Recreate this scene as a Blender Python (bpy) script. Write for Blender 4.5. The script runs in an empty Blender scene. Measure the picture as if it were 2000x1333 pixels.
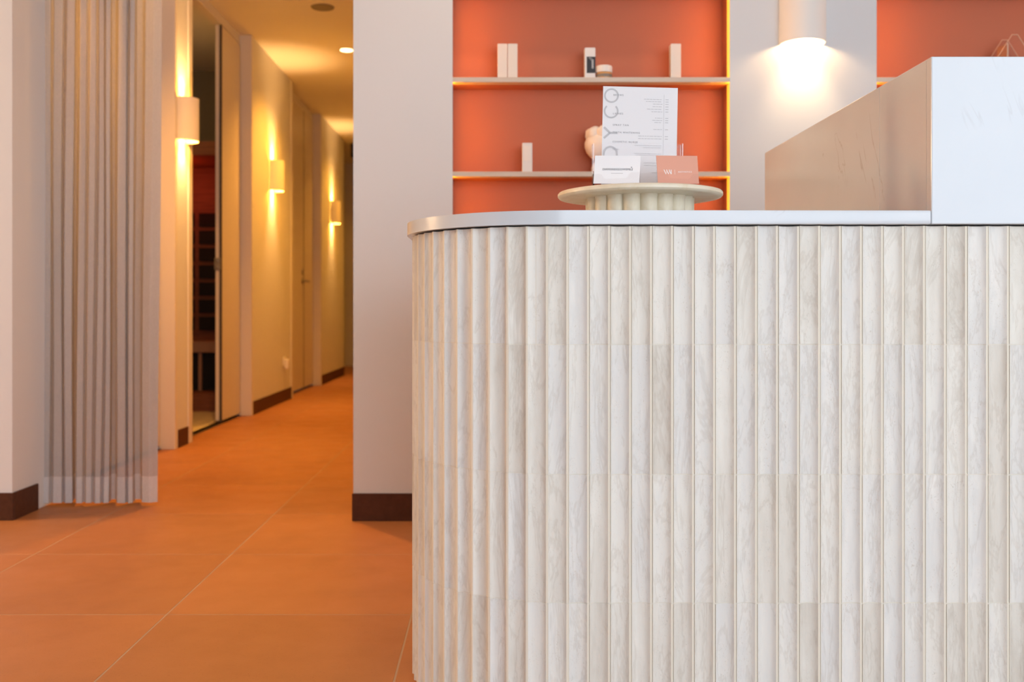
import bpy, bmesh, math, random
from math import sin, cos, pi, radians as R
from mathutils import Vector, Matrix

random.seed(7)
scn = bpy.context.scene
COL = scn.collection

# ------------------------------------------------------------------ camera, sky, daylight, exposure
cam_d = bpy.data.cameras.new('camera')
cam = bpy.data.objects.new('camera', cam_d)
COL.objects.link(cam)
cam.location = (0, 0, 0.75)
cam.rotation_euler = (pi / 2, 0, 0)
cam_d.sensor_width = 36.0
cam_d.lens = 1944 * 36 / 2000
cam_d.shift_x = (1000 - 963) / 2000
cam_d.shift_y = -(666.5 - 606) / 2000
cam_d.clip_start = 0.05
cam_d.dof.use_dof = True
cam_d.dof.focus_distance = 1.93
cam_d.dof.aperture_fstop = 4.5
scn.camera = cam

scn.view_settings.view_transform = 'Standard'
scn.view_settings.look = 'None'
scn.view_settings.gamma = 1.0
scn.view_settings.use_curve_mapping = False
scn.view_settings.exposure = 0.0

world = bpy.data.worlds.new('sky')
scn.world = world
world.use_nodes = True
wn = world.node_tree
bg = wn.nodes['Background']
bg.inputs['Color'].default_value = (0.80, 0.90, 1.0, 1)
bg.inputs['Strength'].default_value = 0.85


def area(name, loc, target, sx, sy, power, color):
    d = bpy.data.lights.new(name, 'AREA')
    d.shape = 'RECTANGLE'
    d.size, d.size_y = sx, sy
    d.energy = power
    d.color = color
    o = bpy.data.objects.new(name, d)
    COL.objects.link(o)
    o.location = loc
    v = Vector(target) - Vector(loc)
    o.rotation_euler = v.to_track_quat('-Z', 'Y').to_euler()
    return o


# daylight through the glazed shopfront behind the camera
area('shopfront_daylight', (2.0, -2.3, 1.45), (0.8, 2.5, 0.9), 4.2, 2.3, 142, (0.80, 0.90, 1.0))

WARM = (1.0, 0.41, 0.042)
SOFT = (1.0, 0.72, 0.46)


def point(name, loc, power, radius=0.016, color=WARM):
    d = bpy.data.lights.new(name, 'POINT')
    d.energy = power
    d.color = color
    d.shadow_soft_size = radius
    o = bpy.data.objects.new(name, d)
    COL.objects.link(o)
    o.location = loc
    return o


def spot(name, loc, power, size, blend=0.6, radius=0.03, up=False, color=WARM):
    d = bpy.data.lights.new(name, 'SPOT')
    d.energy = power
    d.color = color
    d.shadow_soft_size = radius
    d.spot_size = R(size)
    d.spot_blend = blend
    o = bpy.data.objects.new(name, d)
    COL.objects.link(o)
    o.location = loc
    if up:
        o.rotation_euler = (pi, 0, 0)
    return o


# ------------------------------------------------------------------ materials
MATS = {}


def mat(name, color, rough=0.6, spec=0.5, metal=0.0, emit=None, estr=1.0, trans=0.0, ior=1.45, coat=0.0):
    m = bpy.data.materials.new(name)
    m.use_nodes = True
    b = m.node_tree.nodes['Principled BSDF']
    b.inputs['Base Color'].default_value = (*color, 1)
    b.inputs['Roughness'].default_value = rough
    b.inputs['Specular IOR Level'].default_value = spec
    b.inputs['Metallic'].default_value = metal
    b.inputs['IOR'].default_value = ior
    b.inputs['Transmission Weight'].default_value = trans
    b.inputs['Coat Weight'].default_value = coat
    if emit:
        b.inputs['Emission Color'].default_value = (*emit, 1)
        b.inputs['Emission Strength'].default_value = estr
    MATS[name] = m
    return m


def nd(m, kind, **kw):
    n = m.node_tree.nodes.new(kind)
    for k, v in kw.items():
        setattr(n, k, v)
    return n


def lk(m, a, b):
    m.node_tree.links.new(a, b)


def bsdf(m):
    return m.node_tree.nodes['Principled BSDF']


def ramp(m, stops):
    r = nd(m, 'ShaderNodeValToRGB')
    els = r.color_ramp.elements
    while len(els) < len(stops):
        els.new(0.5)
    for e, (p, c) in zip(els, stops):
        e.position = p
        e.color = (*c, 1) if len(c) == 3 else c
    return r


def object_coords(m, scale, random_offset=True):
    tc = nd(m, 'ShaderNodeTexCoord')
    mp = nd(m, 'ShaderNodeMapping')
    mp.inputs['Scale'].default_value = scale
    if random_offset:
        oi = nd(m, 'ShaderNodeObjectInfo')
        cm = nd(m, 'ShaderNodeCombineXYZ')
        mu = nd(m, 'ShaderNodeMath', operation='MULTIPLY')
        mu.inputs[1].default_value = 173.0
        lk(m, oi.outputs['Random'], mu.inputs[0])
        for i in range(3):
            lk(m, mu.outputs[0], cm.inputs[i])
        ad = nd(m, 'ShaderNodeVectorMath', operation='ADD')
        lk(m, tc.outputs['Object'], ad.inputs[0])
        lk(m, cm.outputs[0], ad.inputs[1])
        lk(m, ad.outputs[0], mp.inputs['Vector'])
        return mp.outputs[0], oi
    lk(m, tc.outputs['Object'], mp.inputs['Vector'])
    return mp.outputs[0], None


def noise(m, vec, scale, detail=4, rough=0.55, dist=0.0):
    n = nd(m, 'ShaderNodeTexNoise')
    n.inputs['Scale'].default_value = scale
    n.inputs['Detail'].default_value = detail
    n.inputs['Roughness'].default_value = rough
    n.inputs['Distortion'].default_value = dist
    lk(m, vec, n.inputs['Vector'])
    return n.outputs['Fac']


def bump(m, h, strength, dist=0.002):
    b = nd(m, 'ShaderNodeBump')
    b.inputs['Strength'].default_value = strength
    b.inputs['Distance'].default_value = dist
    lk(m, h, b.inputs['Height'])
    lk(m, b.outputs[0], bsdf(m).inputs['Normal'])
    return b


def plaster(name, color, rough=0.75):
    m = mat(name, color, rough, spec=0.25)
    v, _ = object_coords(m, (1, 1, 1), False)
    f = noise(m, v, 90, 3)
    bump(m, f, 0.08, 0.002)
    return m


plaster('wall_paint', (0.70, 0.70, 0.705))
plaster('wall_dimmed_olive', (0.20, 0.17, 0.12))  # dimness of the unlit sauna room put into the wall colour
plaster('ceiling_paint', (0.74, 0.71, 0.68))
mat('white_enamel', (0.72, 0.68, 0.65), 0.42)
mat('door_laminate', (0.66, 0.60, 0.54), 0.45)
mat('dark_seal_gap', (0.06, 0.045, 0.035), 0.6)
mat('satin_steel', (0.35, 0.33, 0.30), 0.35, metal=0.9)
mat('grey_grille', (0.22, 0.19, 0.16), 0.6)
mat('black_plastic', (0.012, 0.010, 0.009), 0.5)
mat('shade_white', (0.84, 0.80, 0.75), 0.55)
mat('bulb_glass', (0.9, 0.85, 0.75), 0.4, emit=(1.0, 0.62, 0.22), estr=6.0)
mat('downlight_lens', (0.9, 0.85, 0.75), 0.4, emit=(1.0, 0.66, 0.30), estr=9.0)
mat('led_diffuser', (0.9, 0.7, 0.3), 0.5, emit=(1.0, 0.43, 0.015), estr=1.15)
mat('led_tape', (0.9, 0.7, 0.3), 0.5, emit=(1.0, 0.34, 0.012), estr=34.0)
mat('white_plastic', (0.75, 0.70, 0.64), 0.4)
mat('pale_vinyl', (0.62, 0.53, 0.40), 0.6)

# terracotta painted panels
m = plaster('terracotta_paint', (0.51, 0.162, 0.088), 0.55)

# brown skirting tile
m = mat('brown_skirting', (0.085, 0.030, 0.014), 0.6, spec=0.2)
v, _ = object_coords(m, (4, 4, 4), False)
r = ramp(m, [(0.3, (0.075, 0.026, 0.012)), (0.75, (0.10, 0.036, 0.017))])
lk(m, noise(m, v, 12, 4), r.inputs[0])
lk(m, r.outputs[0], bsdf(m).inputs['Base Color'])

# terracotta floor tile
m = mat('terracotta_tile', (0.46, 0.16, 0.065), 0.48, spec=0.4)
v, oi = object_coords(m, (1, 1, 1), True)
r = ramp(m, [(0.25, (0.325, 0.124, 0.041)), (0.5, (0.372, 0.146, 0.049)), (0.8, (0.405, 0.161, 0.058))])
lk(m, noise(m, v, 5, 6, 0.6), r.inputs[0])
mx = nd(m, 'ShaderNodeMixRGB', blend_type='MULTIPLY')
mx.inputs[0].default_value = 0.35
sp = ramp(m, [(0.30, (0.55, 0.5, 0.45)), (0.36, (1, 1, 1))])
lk(m, noise(m, v, 260, 2), sp.inputs[0])
lk(m, r.outputs[0], mx.inputs[1])
lk(m, sp.outputs[0], mx.inputs[2])
hs = nd(m, 'ShaderNodeHueSaturation')
mr = nd(m, 'ShaderNodeMapRange')
mr.inputs['To Min'].default_value = 0.94
mr.inputs['To Max'].default_value = 1.06
lk(m, oi.outputs['Random'], mr.inputs[0])
lk(m, mr.outputs[0], hs.inputs['Value'])
lk(m, mx.outputs[0], hs.inputs['Color'])
lk(m, hs.outputs[0], bsdf(m).inputs['Base Color'])
rr = nd(m, 'ShaderNodeMapRange')
rr.inputs['To Min'].default_value = 0.40
rr.inputs['To Max'].default_value = 0.58
lk(m, noise(m, v, 9, 4), rr.inputs[0])
lk(m, rr.outputs[0], bsdf(m).inputs['Roughness'])
bump(m, noise(m, v, 120, 3), 0.06, 0.001)
mat('floor_grout', (0.37, 0.26, 0.18), 0.8)

# travertine facing tile: every tile its own stretch of stone
m = mat('travertine', (0.7, 0.67, 0.6), 0.62, spec=0.35)
v, oi = object_coords(m, (34, 34, 8.0), True)
base = ramp(m, [(0.0, (0.580, 0.535, 0.460)), (0.22, (0.690, 0.660, 0.590)), (0.5, (0.785, 0.768, 0.705)),
                (0.78, (0.715, 0.710, 0.680)), (1.0, (0.82, 0.805, 0.755))])
ma = nd(m, 'ShaderNodeMath', operation='MULTIPLY_ADD')
f1 = noise(m, v, 0.9, 6, 0.62, 0.25)
lk(m, f1, ma.inputs[0])
ma.inputs[1].default_value = 0.85
sub = nd(m, 'ShaderNodeMath', operation='MULTIPLY_ADD')
lk(m, oi.outputs['Random'], sub.inputs[0])
sub.inputs[1].default_value = 0.68
sub.inputs[2].default_value = -0.21
lk(m, sub.outputs[0], ma.inputs[2])
lk(m, ma.outputs[0], base.inputs[0])
# thin grey-brown veins
vein = ramp(m, [(0.470, (1, 1, 1)), (0.496, (0.74, 0.70, 0.66)), (0.504, (0.74, 0.70, 0.66)), (0.530, (1, 1, 1))])
lk(m, noise(m, v, 0.42, 5, 0.7, 0.5), vein.inputs[0])
mx = nd(m, 'ShaderNodeMixRGB', blend_type='MULTIPLY')
mx.inputs[0].default_value = 0.35
lk(m, base.outputs[0], mx.inputs[1])
lk(m, vein.outputs[0], mx.inputs[2])
# pits, clustered along the veins
tc2 = nd(m, 'ShaderNodeVectorMath', operation='MULTIPLY')
tc2.inputs[1].default_value = (1.6, 1.6, 4.2)
lk(m, v, tc2.inputs[0])
pit = ramp(m, [(0.31, (0, 0, 0)), (0.40, (1, 1, 1))])
lk(m, noise(m, tc2.outputs[0], 9.0, 3, 0.55), pit.inputs[0])
clus = ramp(m, [(0.47, (0, 0, 0)), (0.62, (1, 1, 1))])
lk(m, noise(m, v, 1.6, 3), clus.inputs[0])
pm = nd(m, 'ShaderNodeMath', operation='MAXIMUM')
inv = nd(m, 'ShaderNodeMath', operation='SUBTRACT')
inv.inputs[0].default_value = 1.0
lk(m, clus.outputs[0], inv.inputs[1])
lk(m, pit.outputs[0], pm.inputs[0])
lk(m, inv.outputs[0], pm.inputs[1])
mx2 = nd(m, 'ShaderNodeMixRGB', blend_type='MIX')
mx2.inputs[1].default_value = (0.66, 0.625, 0.56, 1)
lk(m, pm.outputs[0], mx2.inputs[0])
lk(m, mx.outputs[0], mx2.inputs[2])
lk(m, mx2.outputs[0], bsdf(m).inputs['Base Color'])
b1 = bump(m, pm.outputs[0], 0.5, 0.0010)
b2 = nd(m, 'ShaderNodeBump')
b2.inputs['Strength'].default_value = 0.32
b2.inputs['Distance'].default_value = 0.0012
lk(m, noise(m, v, 3.2, 5), b2.inputs['Height'])
lk(m, b2.outputs[0], b1.inputs['Normal'])
mat('tile_grout', (0.74, 0.70, 0.61), 0.85)
mat('tile_lip', (0.79, 0.74, 0.62), 0.6)

# polished white quartz with faint grey veins
m = mat('white_quartz', (0.8, 0.8, 0.79), 0.16, spec=0.55)
v, _ = object_coords(m, (1, 1, 1), False)
vein = ramp(m, [(0.494, (1, 1, 1)), (0.4990, (0.80, 0.76, 0.74)), (0.5010, (0.80, 0.76, 0.74)), (0.506, (1, 1, 1))])
lk(m, noise(m, v, 2.0, 6, 0.62, 0.7), vein.inputs[0])
msk = ramp(m, [(0.54, (0, 0, 0)), (0.64, (1, 1, 1))])
lk(m, noise(m, v, 3.1, 2), msk.inputs[0])
cl = ramp(m, [(0.3, (0.60, 0.65, 0.695)), (0.7, (0.64, 0.685, 0.725))])
lk(m, noise(m, v, 4, 4), cl.inputs[0])
mx = nd(m, 'ShaderNodeMixRGB', blend_type='MULTIPLY')
lk(m, msk.outputs[0], mx.inputs[0])
lk(m, cl.outputs[0], mx.inputs[1])
lk(m, vein.outputs[0], mx.inputs[2])
lk(m, mx.outputs[0], bsdf(m).inputs['Base Color'])

# cream travertine of the display stand
m = mat('cream_stone', (0.78, 0.70, 0.56), 0.35)
v, _ = object_coords(m, (1, 1, 1), False)
r = ramp(m, [(0.25, (0.70, 0.585, 0.41)), (0.5, (0.78, 0.695, 0.54)), (0.8, (0.82, 0.76, 0.64))])
lk(m, noise(m, v, 22, 6, 0.6, 0.6), r.inputs[0])
lk(m, r.outputs[0], bsdf(m).inputs['Base Color'])

# pale timber-look shelf edging
m = mat('shelf_laminate', (0.62, 0.52, 0.42), 0.5)
v, _ = object_coords(m, (3, 40, 40), False)
r = ramp(m, [(0.3, (0.58, 0.47, 0.37)), (0.7, (0.66, 0.57, 0.48))])
lk(m, noise(m, v, 2, 4), r.inputs[0])
lk(m, r.outputs[0], bsdf(m).inputs['Base Color'])

# dark stained sauna timber
m = mat('sauna_timber', (0.13, 0.045, 0.02), 0.5)
v, _ = object_coords(m, (2, 30, 30), False)
r = ramp(m, [(0.3, (0.17, 0.055, 0.024)), (0.7, (0.25, 0.085, 0.036))])
lk(m, noise(m, v, 2, 4), r.inputs[0])
lk(m, r.outputs[0], bsdf(m).inputs['Base Color'])
mat('sauna_bench', (0.40, 0.22, 0.14), 0.55)
mat('heater_black', (0.006, 0.005, 0.005), 0.7)

# products and print
mat('carton_white', (0.78, 0.74, 0.71), 0.55)
mat('carton_warm', (0.74, 0.69, 0.63), 0.55)
mat('label_black', (0.022, 0.022, 0.026), 0.5)
mat('print_white', (0.80, 0.79, 0.78), 0.6)
mat('amber_glass', (0.62, 0.33, 0.12), 0.15)
mat('ceramic_cream', (0.83, 0.76, 0.69), 0.5)
mat('paper_white', (0.80, 0.80, 0.82), 0.7)
mat('card_white', (0.92, 0.93, 0.96), 0.6)
mat('card_pink', (0.72, 0.34, 0.24), 0.6)
mat('ink_grey', (0.54, 0.54, 0.56), 0.7)
mat('ink_mid', (0.30, 0.30, 0.32), 0.7)
mat('ink_black', (0.03, 0.03, 0.05), 0.7)
mat('ink_white', (0.92, 0.88, 0.86), 0.6)
mat('brass_line', (0.72, 0.42, 0.27), 0.4)



def clear(name, tint, gloss):
    m = bpy.data.materials.new(name)
    m.use_nodes = True
    m.node_tree.nodes.clear()
    MATS[name] = m
    out = nd(m, 'ShaderNodeOutputMaterial')
    t = nd(m, 'ShaderNodeBsdfTransparent')
    t.inputs[0].default_value = (*tint, 1)
    g = nd(m, 'ShaderNodeBsdfGlossy')
    g.inputs['Roughness'].default_value = 0.03
    x = nd(m, 'ShaderNodeMixShader')
    x.inputs[0].default_value = gloss
    lk(m, t.outputs[0], x.inputs[1])
    lk(m, g.outputs[0], x.inputs[2])
    lk(m, x.outputs[0], out.inputs[0])


clear('clear_acrylic', (0.985, 0.98, 0.98), 0.007)
clear('acrylic_edge', (0.90, 0.88, 0.87), 0.16)

# sheer curtain cloth: part see-through weave, part diffuse, part translucent
m = bpy.data.materials.new('sheer_cloth')
m.use_nodes = True
MATS['sheer_cloth'] = m
nt = m.node_tree
nt.nodes.clear()


def sheer(m, color, clear, transl):
    nt = m.node_tree
    out = nt.nodes.new('ShaderNodeOutputMaterial')
    df = nt.nodes.new('ShaderNodeBsdfDiffuse')
    tl = nt.nodes.new('ShaderNodeBsdfTranslucent')
    tr = nt.nodes.new('ShaderNodeBsdfTransparent')
    m1 = nt.nodes.new('ShaderNodeMixShader')
    m2 = nt.nodes.new('ShaderNodeMixShader')
    m1.inputs[0].default_value = transl
    m2.inputs[0].default_value = clear
    v, _ = object_coords(m, (1, 1, 0.25), False)
    r = ramp(m, [(0.3, tuple(c * 0.93 for c in color)), (0.7, tuple(min(1, c * 1.05) for c in color))])
    lk(m, noise(m, v, 420, 2), r.inputs[0])
    for s in (df, tl):
        lk(m, r.outputs[0], s.inputs['Color'])
    lk(m, df.outputs[0], m1.inputs[1])
    lk(m, tl.outputs[0], m1.inputs[2])
    lk(m, m1.outputs[0], m2.inputs[1])
    lk(m, tr.outputs[0], m2.inputs[2])
    lk(m, m2.outputs[0], out.inputs['Surface'])


sheer(m, (0.51, 0.515, 0.525), 0.12, 0.22)
m = bpy.data.materials.new('hem_cloth')
m.use_nodes = True
m.node_tree.nodes.clear()
MATS['hem_cloth'] = m
sheer(m, (0.66, 0.65, 0.66), 0.03, 0.20)


# ------------------------------------------------------------------ builders
def put(name, bm_or_me, material=None, parent=None, loc=None, rot=None, smooth=False):
    if isinstance(bm_or_me, bmesh.types.BMesh):
        me = bpy.data.meshes.new(name)
        bmesh.ops.recalc_face_normals(bm_or_me, faces=bm_or_me.faces)
        bm_or_me.to_mesh(me)
        bm_or_me.free()
    else:
        me = bm_or_me
    if material:
        for q in (material if isinstance(material, (list, tuple)) else [material]):
            me.materials.append(MATS[q])
    if smooth:
        for p in me.polygons:
            p.use_smooth = True
    o = bpy.data.objects.new(name, me)
    COL.objects.link(o)
    if parent:
        o.parent = parent
    if loc:
        o.location = loc
    if rot:
        o.rotation_euler = rot
    return o


def empty(name, loc=(0, 0, 0), rot=(0, 0, 0), parent=None):
    o = bpy.data.objects.new(name, None)
    o.empty_display_size = 0.05
    COL.objects.link(o)
    o.location = loc
    o.rotation_euler = rot
    if parent:
        o.parent = parent
    return o


def tag(o, label, category, group=None):
    o['label'] = label
    o['category'] = category
    if group:
        o['group'] = group
    return o


def struct(o, label=None):
    o['kind'] = 'structure'
    if label:
        o['label'] = label
    return o


def bx(bm, x0, x1, y0, y1, z0, z1, bevel=0.0, mi=0, seg=1):
    t = bmesh.new()
    vs = [t.verts.new(p) for p in ((x0, y0, z0), (x1, y0, z0), (x1, y1, z0), (x0, y1, z0),
                                   (x0, y0, z1), (x1, y0, z1), (x1, y1, z1), (x0, y1, z1))]
    for f in ((3, 2, 1, 0), (4, 5, 6, 7), (0, 1, 5, 4), (1, 2, 6, 5), (2, 3, 7, 6), (3, 0, 4, 7)):
        t.faces.new([vs[i] for i in f])
    if bevel:
        bmesh.ops.bevel(t, geom=list(t.edges), offset=bevel, segments=seg, affect='EDGES', profile=0.5)
    for f in t.faces:
        f.material_index = mi
    me = bpy.data.meshes.new('tmp')
    t.to_mesh(me)
    t.free()
    bm.from_mesh(me)
    bpy.data.meshes.remove(me)
    return bm


def box(*a, **k):
    return bx(bmesh.new(), *a, **k)


def prism(bm, pts, z0, z1, bevel=0.0, seg=2):
    """upright prism over a plan outline"""
    t = bmesh.new()
    lo = [t.verts.new((x, y, z0)) for x, y in pts]
    hi = [t.verts.new((x, y, z1)) for x, y in pts]
    n = len(pts)
    t.faces.new(lo[::-1])
    t.faces.new(hi)
    for i in range(n):
        t.faces.new((lo[i], lo[(i + 1) % n], hi[(i + 1) % n], hi[i]))
    if bevel:
        es = [e for e in t.edges if abs(e.verts[0].co.z - e.verts[1].co.z) < 1e-6]
        bmesh.ops.bevel(t, geom=es, offset=bevel, segments=seg, affect='EDGES', profile=0.5)
    me = bpy.data.meshes.new('tmp')
    t.to_mesh(me)
    t.free()
    bm.from_mesh(me)
    bpy.data.meshes.remove(me)
    return bm


def lathe(bm, prof, n=32, c=(0, 0), caps=True):
    rings = []
    for r, z in prof:
        rings.append([bm.verts.new((c[0] + r * cos(2 * pi * k / n), c[1] + r * sin(2 * pi * k / n), z)) for k in range(n)])
    for a, b in zip(rings, rings[1:]):
        for k in range(n):
            bm.faces.new((a[k], a[(k + 1) % n], b[(k + 1) % n], b[k]))
    if caps:
        bm.faces.new(rings[0][::-1])
        bm.faces.new(rings[-1])
    return bm


def shade_by_angle(o, deg=35):
    me = o.data
    for p in me.polygons:
        p.use_smooth = True
    bm = bmesh.new()
    bm.from_mesh(me)
    for e in bm.edges:
        e.smooth = len(e.link_faces) == 2 and e.calc_face_angle(0) < R(deg)
    bm.to_mesh(me)
    bm.free()
    return o


def text_mesh(s, size, align='LEFT', spacing=1.0, bold=0.0):
    c = bpy.data.curves.new('text', 'FONT')
    c.body = s
    c.size = size
    c.align_x = align
    c.space_character = spacing
    c.offset = bold
    c.resolution_u = 3
    o = bpy.data.objects.new('text', c)
    COL.objects.link(o)
    bpy.context.view_layer.update()
    me = bpy.data.meshes.new_from_object(o.evaluated_get(bpy.context.evaluated_depsgraph_get()))
    bpy.data.objects.remove(o)
    bpy.data.curves.remove(c)
    return me


def add_flat(bm, me, x, z, y=0.0, turn=0.0):
    """lay a text mesh (drawn in XY) on a sheet standing in XZ, facing -Y"""
    M = Matrix.Translation((x, y, z)) @ Matrix.Rotation(pi / 2, 4, 'X') @ Matrix.Rotation(turn, 4, 'Z')
    me.transform(M)
    bm.from_mesh(me)
    bpy.data.meshes.remove(me)


def stroke(bm, pts, w, y=0.0):
    """flat printed stroke along points given in (x, z)"""
    L, Rr = [], []
    for i, p in enumerate(pts):
        a = Vector(pts[max(0, i - 1)])
        b = Vector(pts[min(len(pts) - 1, i + 1)])
        t = (b - a).normalized()
        n = Vector((-t.y, t.x)) * w / 2
        q = Vector(p)
        L.append(bm.verts.new((q.x + n.x, y, q.y + n.y)))
        Rr.append(bm.verts.new((q.x - n.x, y, q.y - n.y)))
    for i in range(len(pts) - 1):
        bm.faces.new((L[i], Rr[i], Rr[i + 1], L[i + 1]))


def arc(cx, cz, r, a0, a1, n=28):
    return [(cx + r * cos(R(a0 + (a1 - a0) * k / n)), cz + r * sin(R(a0 + (a1 - a0) * k / n))) for k in range(n + 1)]


# ------------------------------------------------------------------ the setting
H = 2.70
WY = 3.54            # face of the wall behind the desk
CL, CR = -1.715, -0.497   # corridor walls
YEND = 13.25

# floor: grout bed with single tiles let into it
floor = struct(put('floor', box(-4.2, 4.2, -2.6, YEND, -0.12, -0.0005), 'floor_grout'))
P = 0.604
tile_bm = box(0.0018, P - 0.0018, 0.0018, P - 0.0018, -0.010, 0.0, bevel=0.0008)
tile_me = bpy.data.meshes.new('floor_tile')
bmesh.ops.recalc_face_normals(tile_bm, faces=tile_bm.faces)
tile_bm.to_mesh(tile_me)
tile_bm.free()
tile_me.materials.append(MATS['terracotta_tile'])
cells = []
for i in range(-6, 7):
    for j in range(-4, 19):
        x0, y0 = -0.20 + P * i, 2.45 + P * j
        if y0 + P > YEND + 0.4:
            continue
        if y0 > WY - 0.1 and (x0 + P < CL + 0.02 - 0.15 or x0 > CR):
            continue
        if x0 + P > 4.2 or x0 < -4.2:
            continue
        cells.append((x0, y0))
far_bm = None
for x0, y0 in cells:
    put('floor_tile', tile_me, None, floor, (x0, y0, 0.0))

ceiling = struct(put('ceiling', box(-4.2, 4.2, -2.6, YEND + 0.2, H, H + 0.15), 'ceiling_paint'))

NX = [(-0.151, 0.8495), (1.357, 2.358)]    # two shelf niches
NZ0, NZ1 = 0.56, 2.26
NB = 3.67
bm = bmesh.new()
xs = [CR, NX[0][0], NX[0][1], NX[1][0], NX[1][1], 4.2]
for a, b in ((0, 1), (2, 3), (4, 5)):
    bx(bm, xs[a], xs[b], WY, NB + 0.02, 0, H)
for a, b in NX:
    bx(bm, a, b, WY, NB + 0.02, 0, NZ0)
    bx(bm, a, b, WY, NB + 0.02, NZ1, H)
bx(bm, CR, 4.2, NB + 0.02, NB + 0.18, 0, H)
struct(put('wall_back', bm, 'wall_paint'))

struct(put('wall_front', box(-4.2, CL, WY + 0.01, 3.74, 0, H), 'wall_paint'), 'short wall pier at the left, the curtain behind it')
struct(put('wall_right', box(CR, CR + 0.12, NB + 0.18, YEND, 0, H), 'wall_paint'))
struct(put('wall_left', box(-4.35, -4.2, -2.6, 3.74, 0, H), 'wall_paint'))
struct(put('wall_right', box(4.2, 4.35, -2.6, NB + 0.18, 0, H), 'wall_paint'))

struct(put('wall_front', box(-4.35, -1.3, -2.75, -2.6, 0, H), 'wall_paint'), 'added unseen wall behind the viewer that dims the left side')  # added out of view to hold back sky light from the left

# corridor wall: blocks between recessed door bays
bm = bmesh.new()
for a, b in ((3.74, 3.96), (5.36, 5.65), (7.06, 8.495), (9.903, 11.43)):
    bx(bm, -1.95, CL, a, b, 0, H)
struct(put('wall_left', bm, 'wall_paint'), 'corridor wall with the wall lights')
struct(put('wall_end', box(-3.2, CR, YEND, YEND + 0.15, 0, H), 'wall_paint'))
struct(put('wall_side', box(-3.2, -1.95, 11.28, 11.43, 0, H), 'wall_paint'))
struct(put('wall_side', box(-3.3, -3.2, 11.28, YEND, 0, H), 'wall_paint'))

# sauna room beyond the open door
struct(put('wall_side', box(-3.60, -3.50, 5.4, 8.2, 0, H), 'wall_dimmed_olive'))
struct(put('wall_side', box(-3.50, -1.95, 8.10, 8.20, 0, H), 'wall_dimmed_olive'))
struct(put('wall_side', box(-3.50, -1.95, 5.40, 5.50, 0, H), 'wall_dimmed_olive'))
struct(put('floor', box(-3.50, -1.80, 5.50, 8.10, 0.0005, 0.004), 'pale_vinyl'), 'pale floor of the dark sauna room')

# skirting
BH = 0.098


def skirting(name, x0, x1, y0, y1):
    struct(put(name, box(x0, x1, y0, y1, 0, BH, bevel=0.0015), 'brown_skirting'))


skirting('baseboard_back', CR - 0.004, 4.2, WY - 0.008, WY)
skirting('baseboard_front', -4.2, CL + 0.006, WY + 0.002, WY + 0.01)
skirting('baseboard_front', CL, CL + 0.008, WY + 0.0105, 3.74)
for a, b in ((5.415, 5.585), (7.09, 8.44), (9.93, 11.43)):
    skirting('baseboard_left', CL, CL + 0.007, a, b)


# recessed leaf-and-a-half doors
def lever(parent, x, y, z):
    bm = bmesh.new()
    lathe(bm, [(0.026, 0), (0.026, 0.008), (0.010, 0.012), (0.010, 0.045), (0.0, 0.046)], 20, caps=False)
    bmesh.ops.rotate(bm, verts=bm.verts, cent=(0, 0, 0), matrix=Matrix.Rotation(pi / 2, 3, 'Y'))
    bx(bm, 0.036, 0.052, -0.010, 0.125, -0.010, 0.010, bevel=0.004)
    t = bmesh.new()
    lathe(t, [(0.025, 0), (0.025, 0.010), (0.012, 0.013), (0.0, 0.013)], 20, caps=False)
    bmesh.ops.rotate(t, verts=t.verts, cent=(0, 0, 0), matrix=Matrix.Rotation(pi / 2, 3, 'Y'))
    bmesh.ops.translate(t, verts=t.verts, vec=(0, 0, 0.085))
    me = bpy.data.meshes.new('tmp')
    t.to_mesh(me)
    t.free()
    bm.from_mesh(me)
    return shade_by_angle(put('door_handle', bm, 'satin_steel', parent, (x, y, z)))


LX = -1.788
LEAF = 2.63


def door(name, y0, y1, label, main='closed', handle=True, left_jamb=True):
    d = struct(empty(name, (LX, y0, 0)), label)

    def jb(ya, yb):
        put('jamb', box(-0.10, CL + 0.006 - LX, ya - y0, yb - y0, 0, H - 0.001, bevel=0.002), 'white_enamel', d)
    if left_jamb:
        jb(y0 - 0.070, y0)
    jb(y1, y1 + 0.04)
    put('header', box(-0.06, -0.004, 0.001, y1 - y0 - 0.001, LEAF + 0.006, H - 0.001), 'white_enamel', d)
    split = y1 - y0 - 0.50
    lf = empty('half_leaf', (0, y1 - y0 - 0.004, 0), (0, 0, 0), d)
    w = 0.492
    put('leaf_board', box(-0.04, 0.0, -w, 0, 0.020, LEAF, bevel=0.002), 'door_laminate', lf)
    put('seal', box(-0.014, 0.002, -w - 0.004, -w + 0.008, 0.012, LEAF), 'dark_seal_gap', lf)
    if main == 'closed':
        mf = empty('main_leaf', (0, 0.004, 0), (0, 0, 0), d)
        put('leaf_board', box(-0.04, 0.0, 0, split - 0.006, 0.020, LEAF, bevel=0.002), 'door_laminate', mf)
        if handle:
            lever(mf, 0.0, split - 0.07, 1.02)
    else:
        # swung right back into the room against the near wall
        mf = empty('main_leaf', (-0.13, 0.03, 0), (0, 0, R(97)), d)
        put('leaf_board', box(-0.02, 0.02, 0, split - 0.006, 0.012, LEAF, bevel=0.002), 'door_laminate', mf)
        bm = box(-0.045, -0.005, -w - 0.014, -w - 0.0, 1.014, 1.094, bevel=0.003)
        bx(bm, -0.032, -0.018, -w - 0.03, -w, 1.024, 1.040, bevel=0.003)
        bx(bm, -0.032, -0.018, -w - 0.03, -w, 1.068, 1.084, bevel=0.003)
        put('lock_plate', bm, 'satin_steel', lf)
    put('dark_gap_strip', box(-0.05, 0.004, 0.0, y1 - y0, 0.0, 0.004), 'dark_seal_gap', d)  # dark strip stands in for the shadow gap under the leaves
    return d


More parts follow.
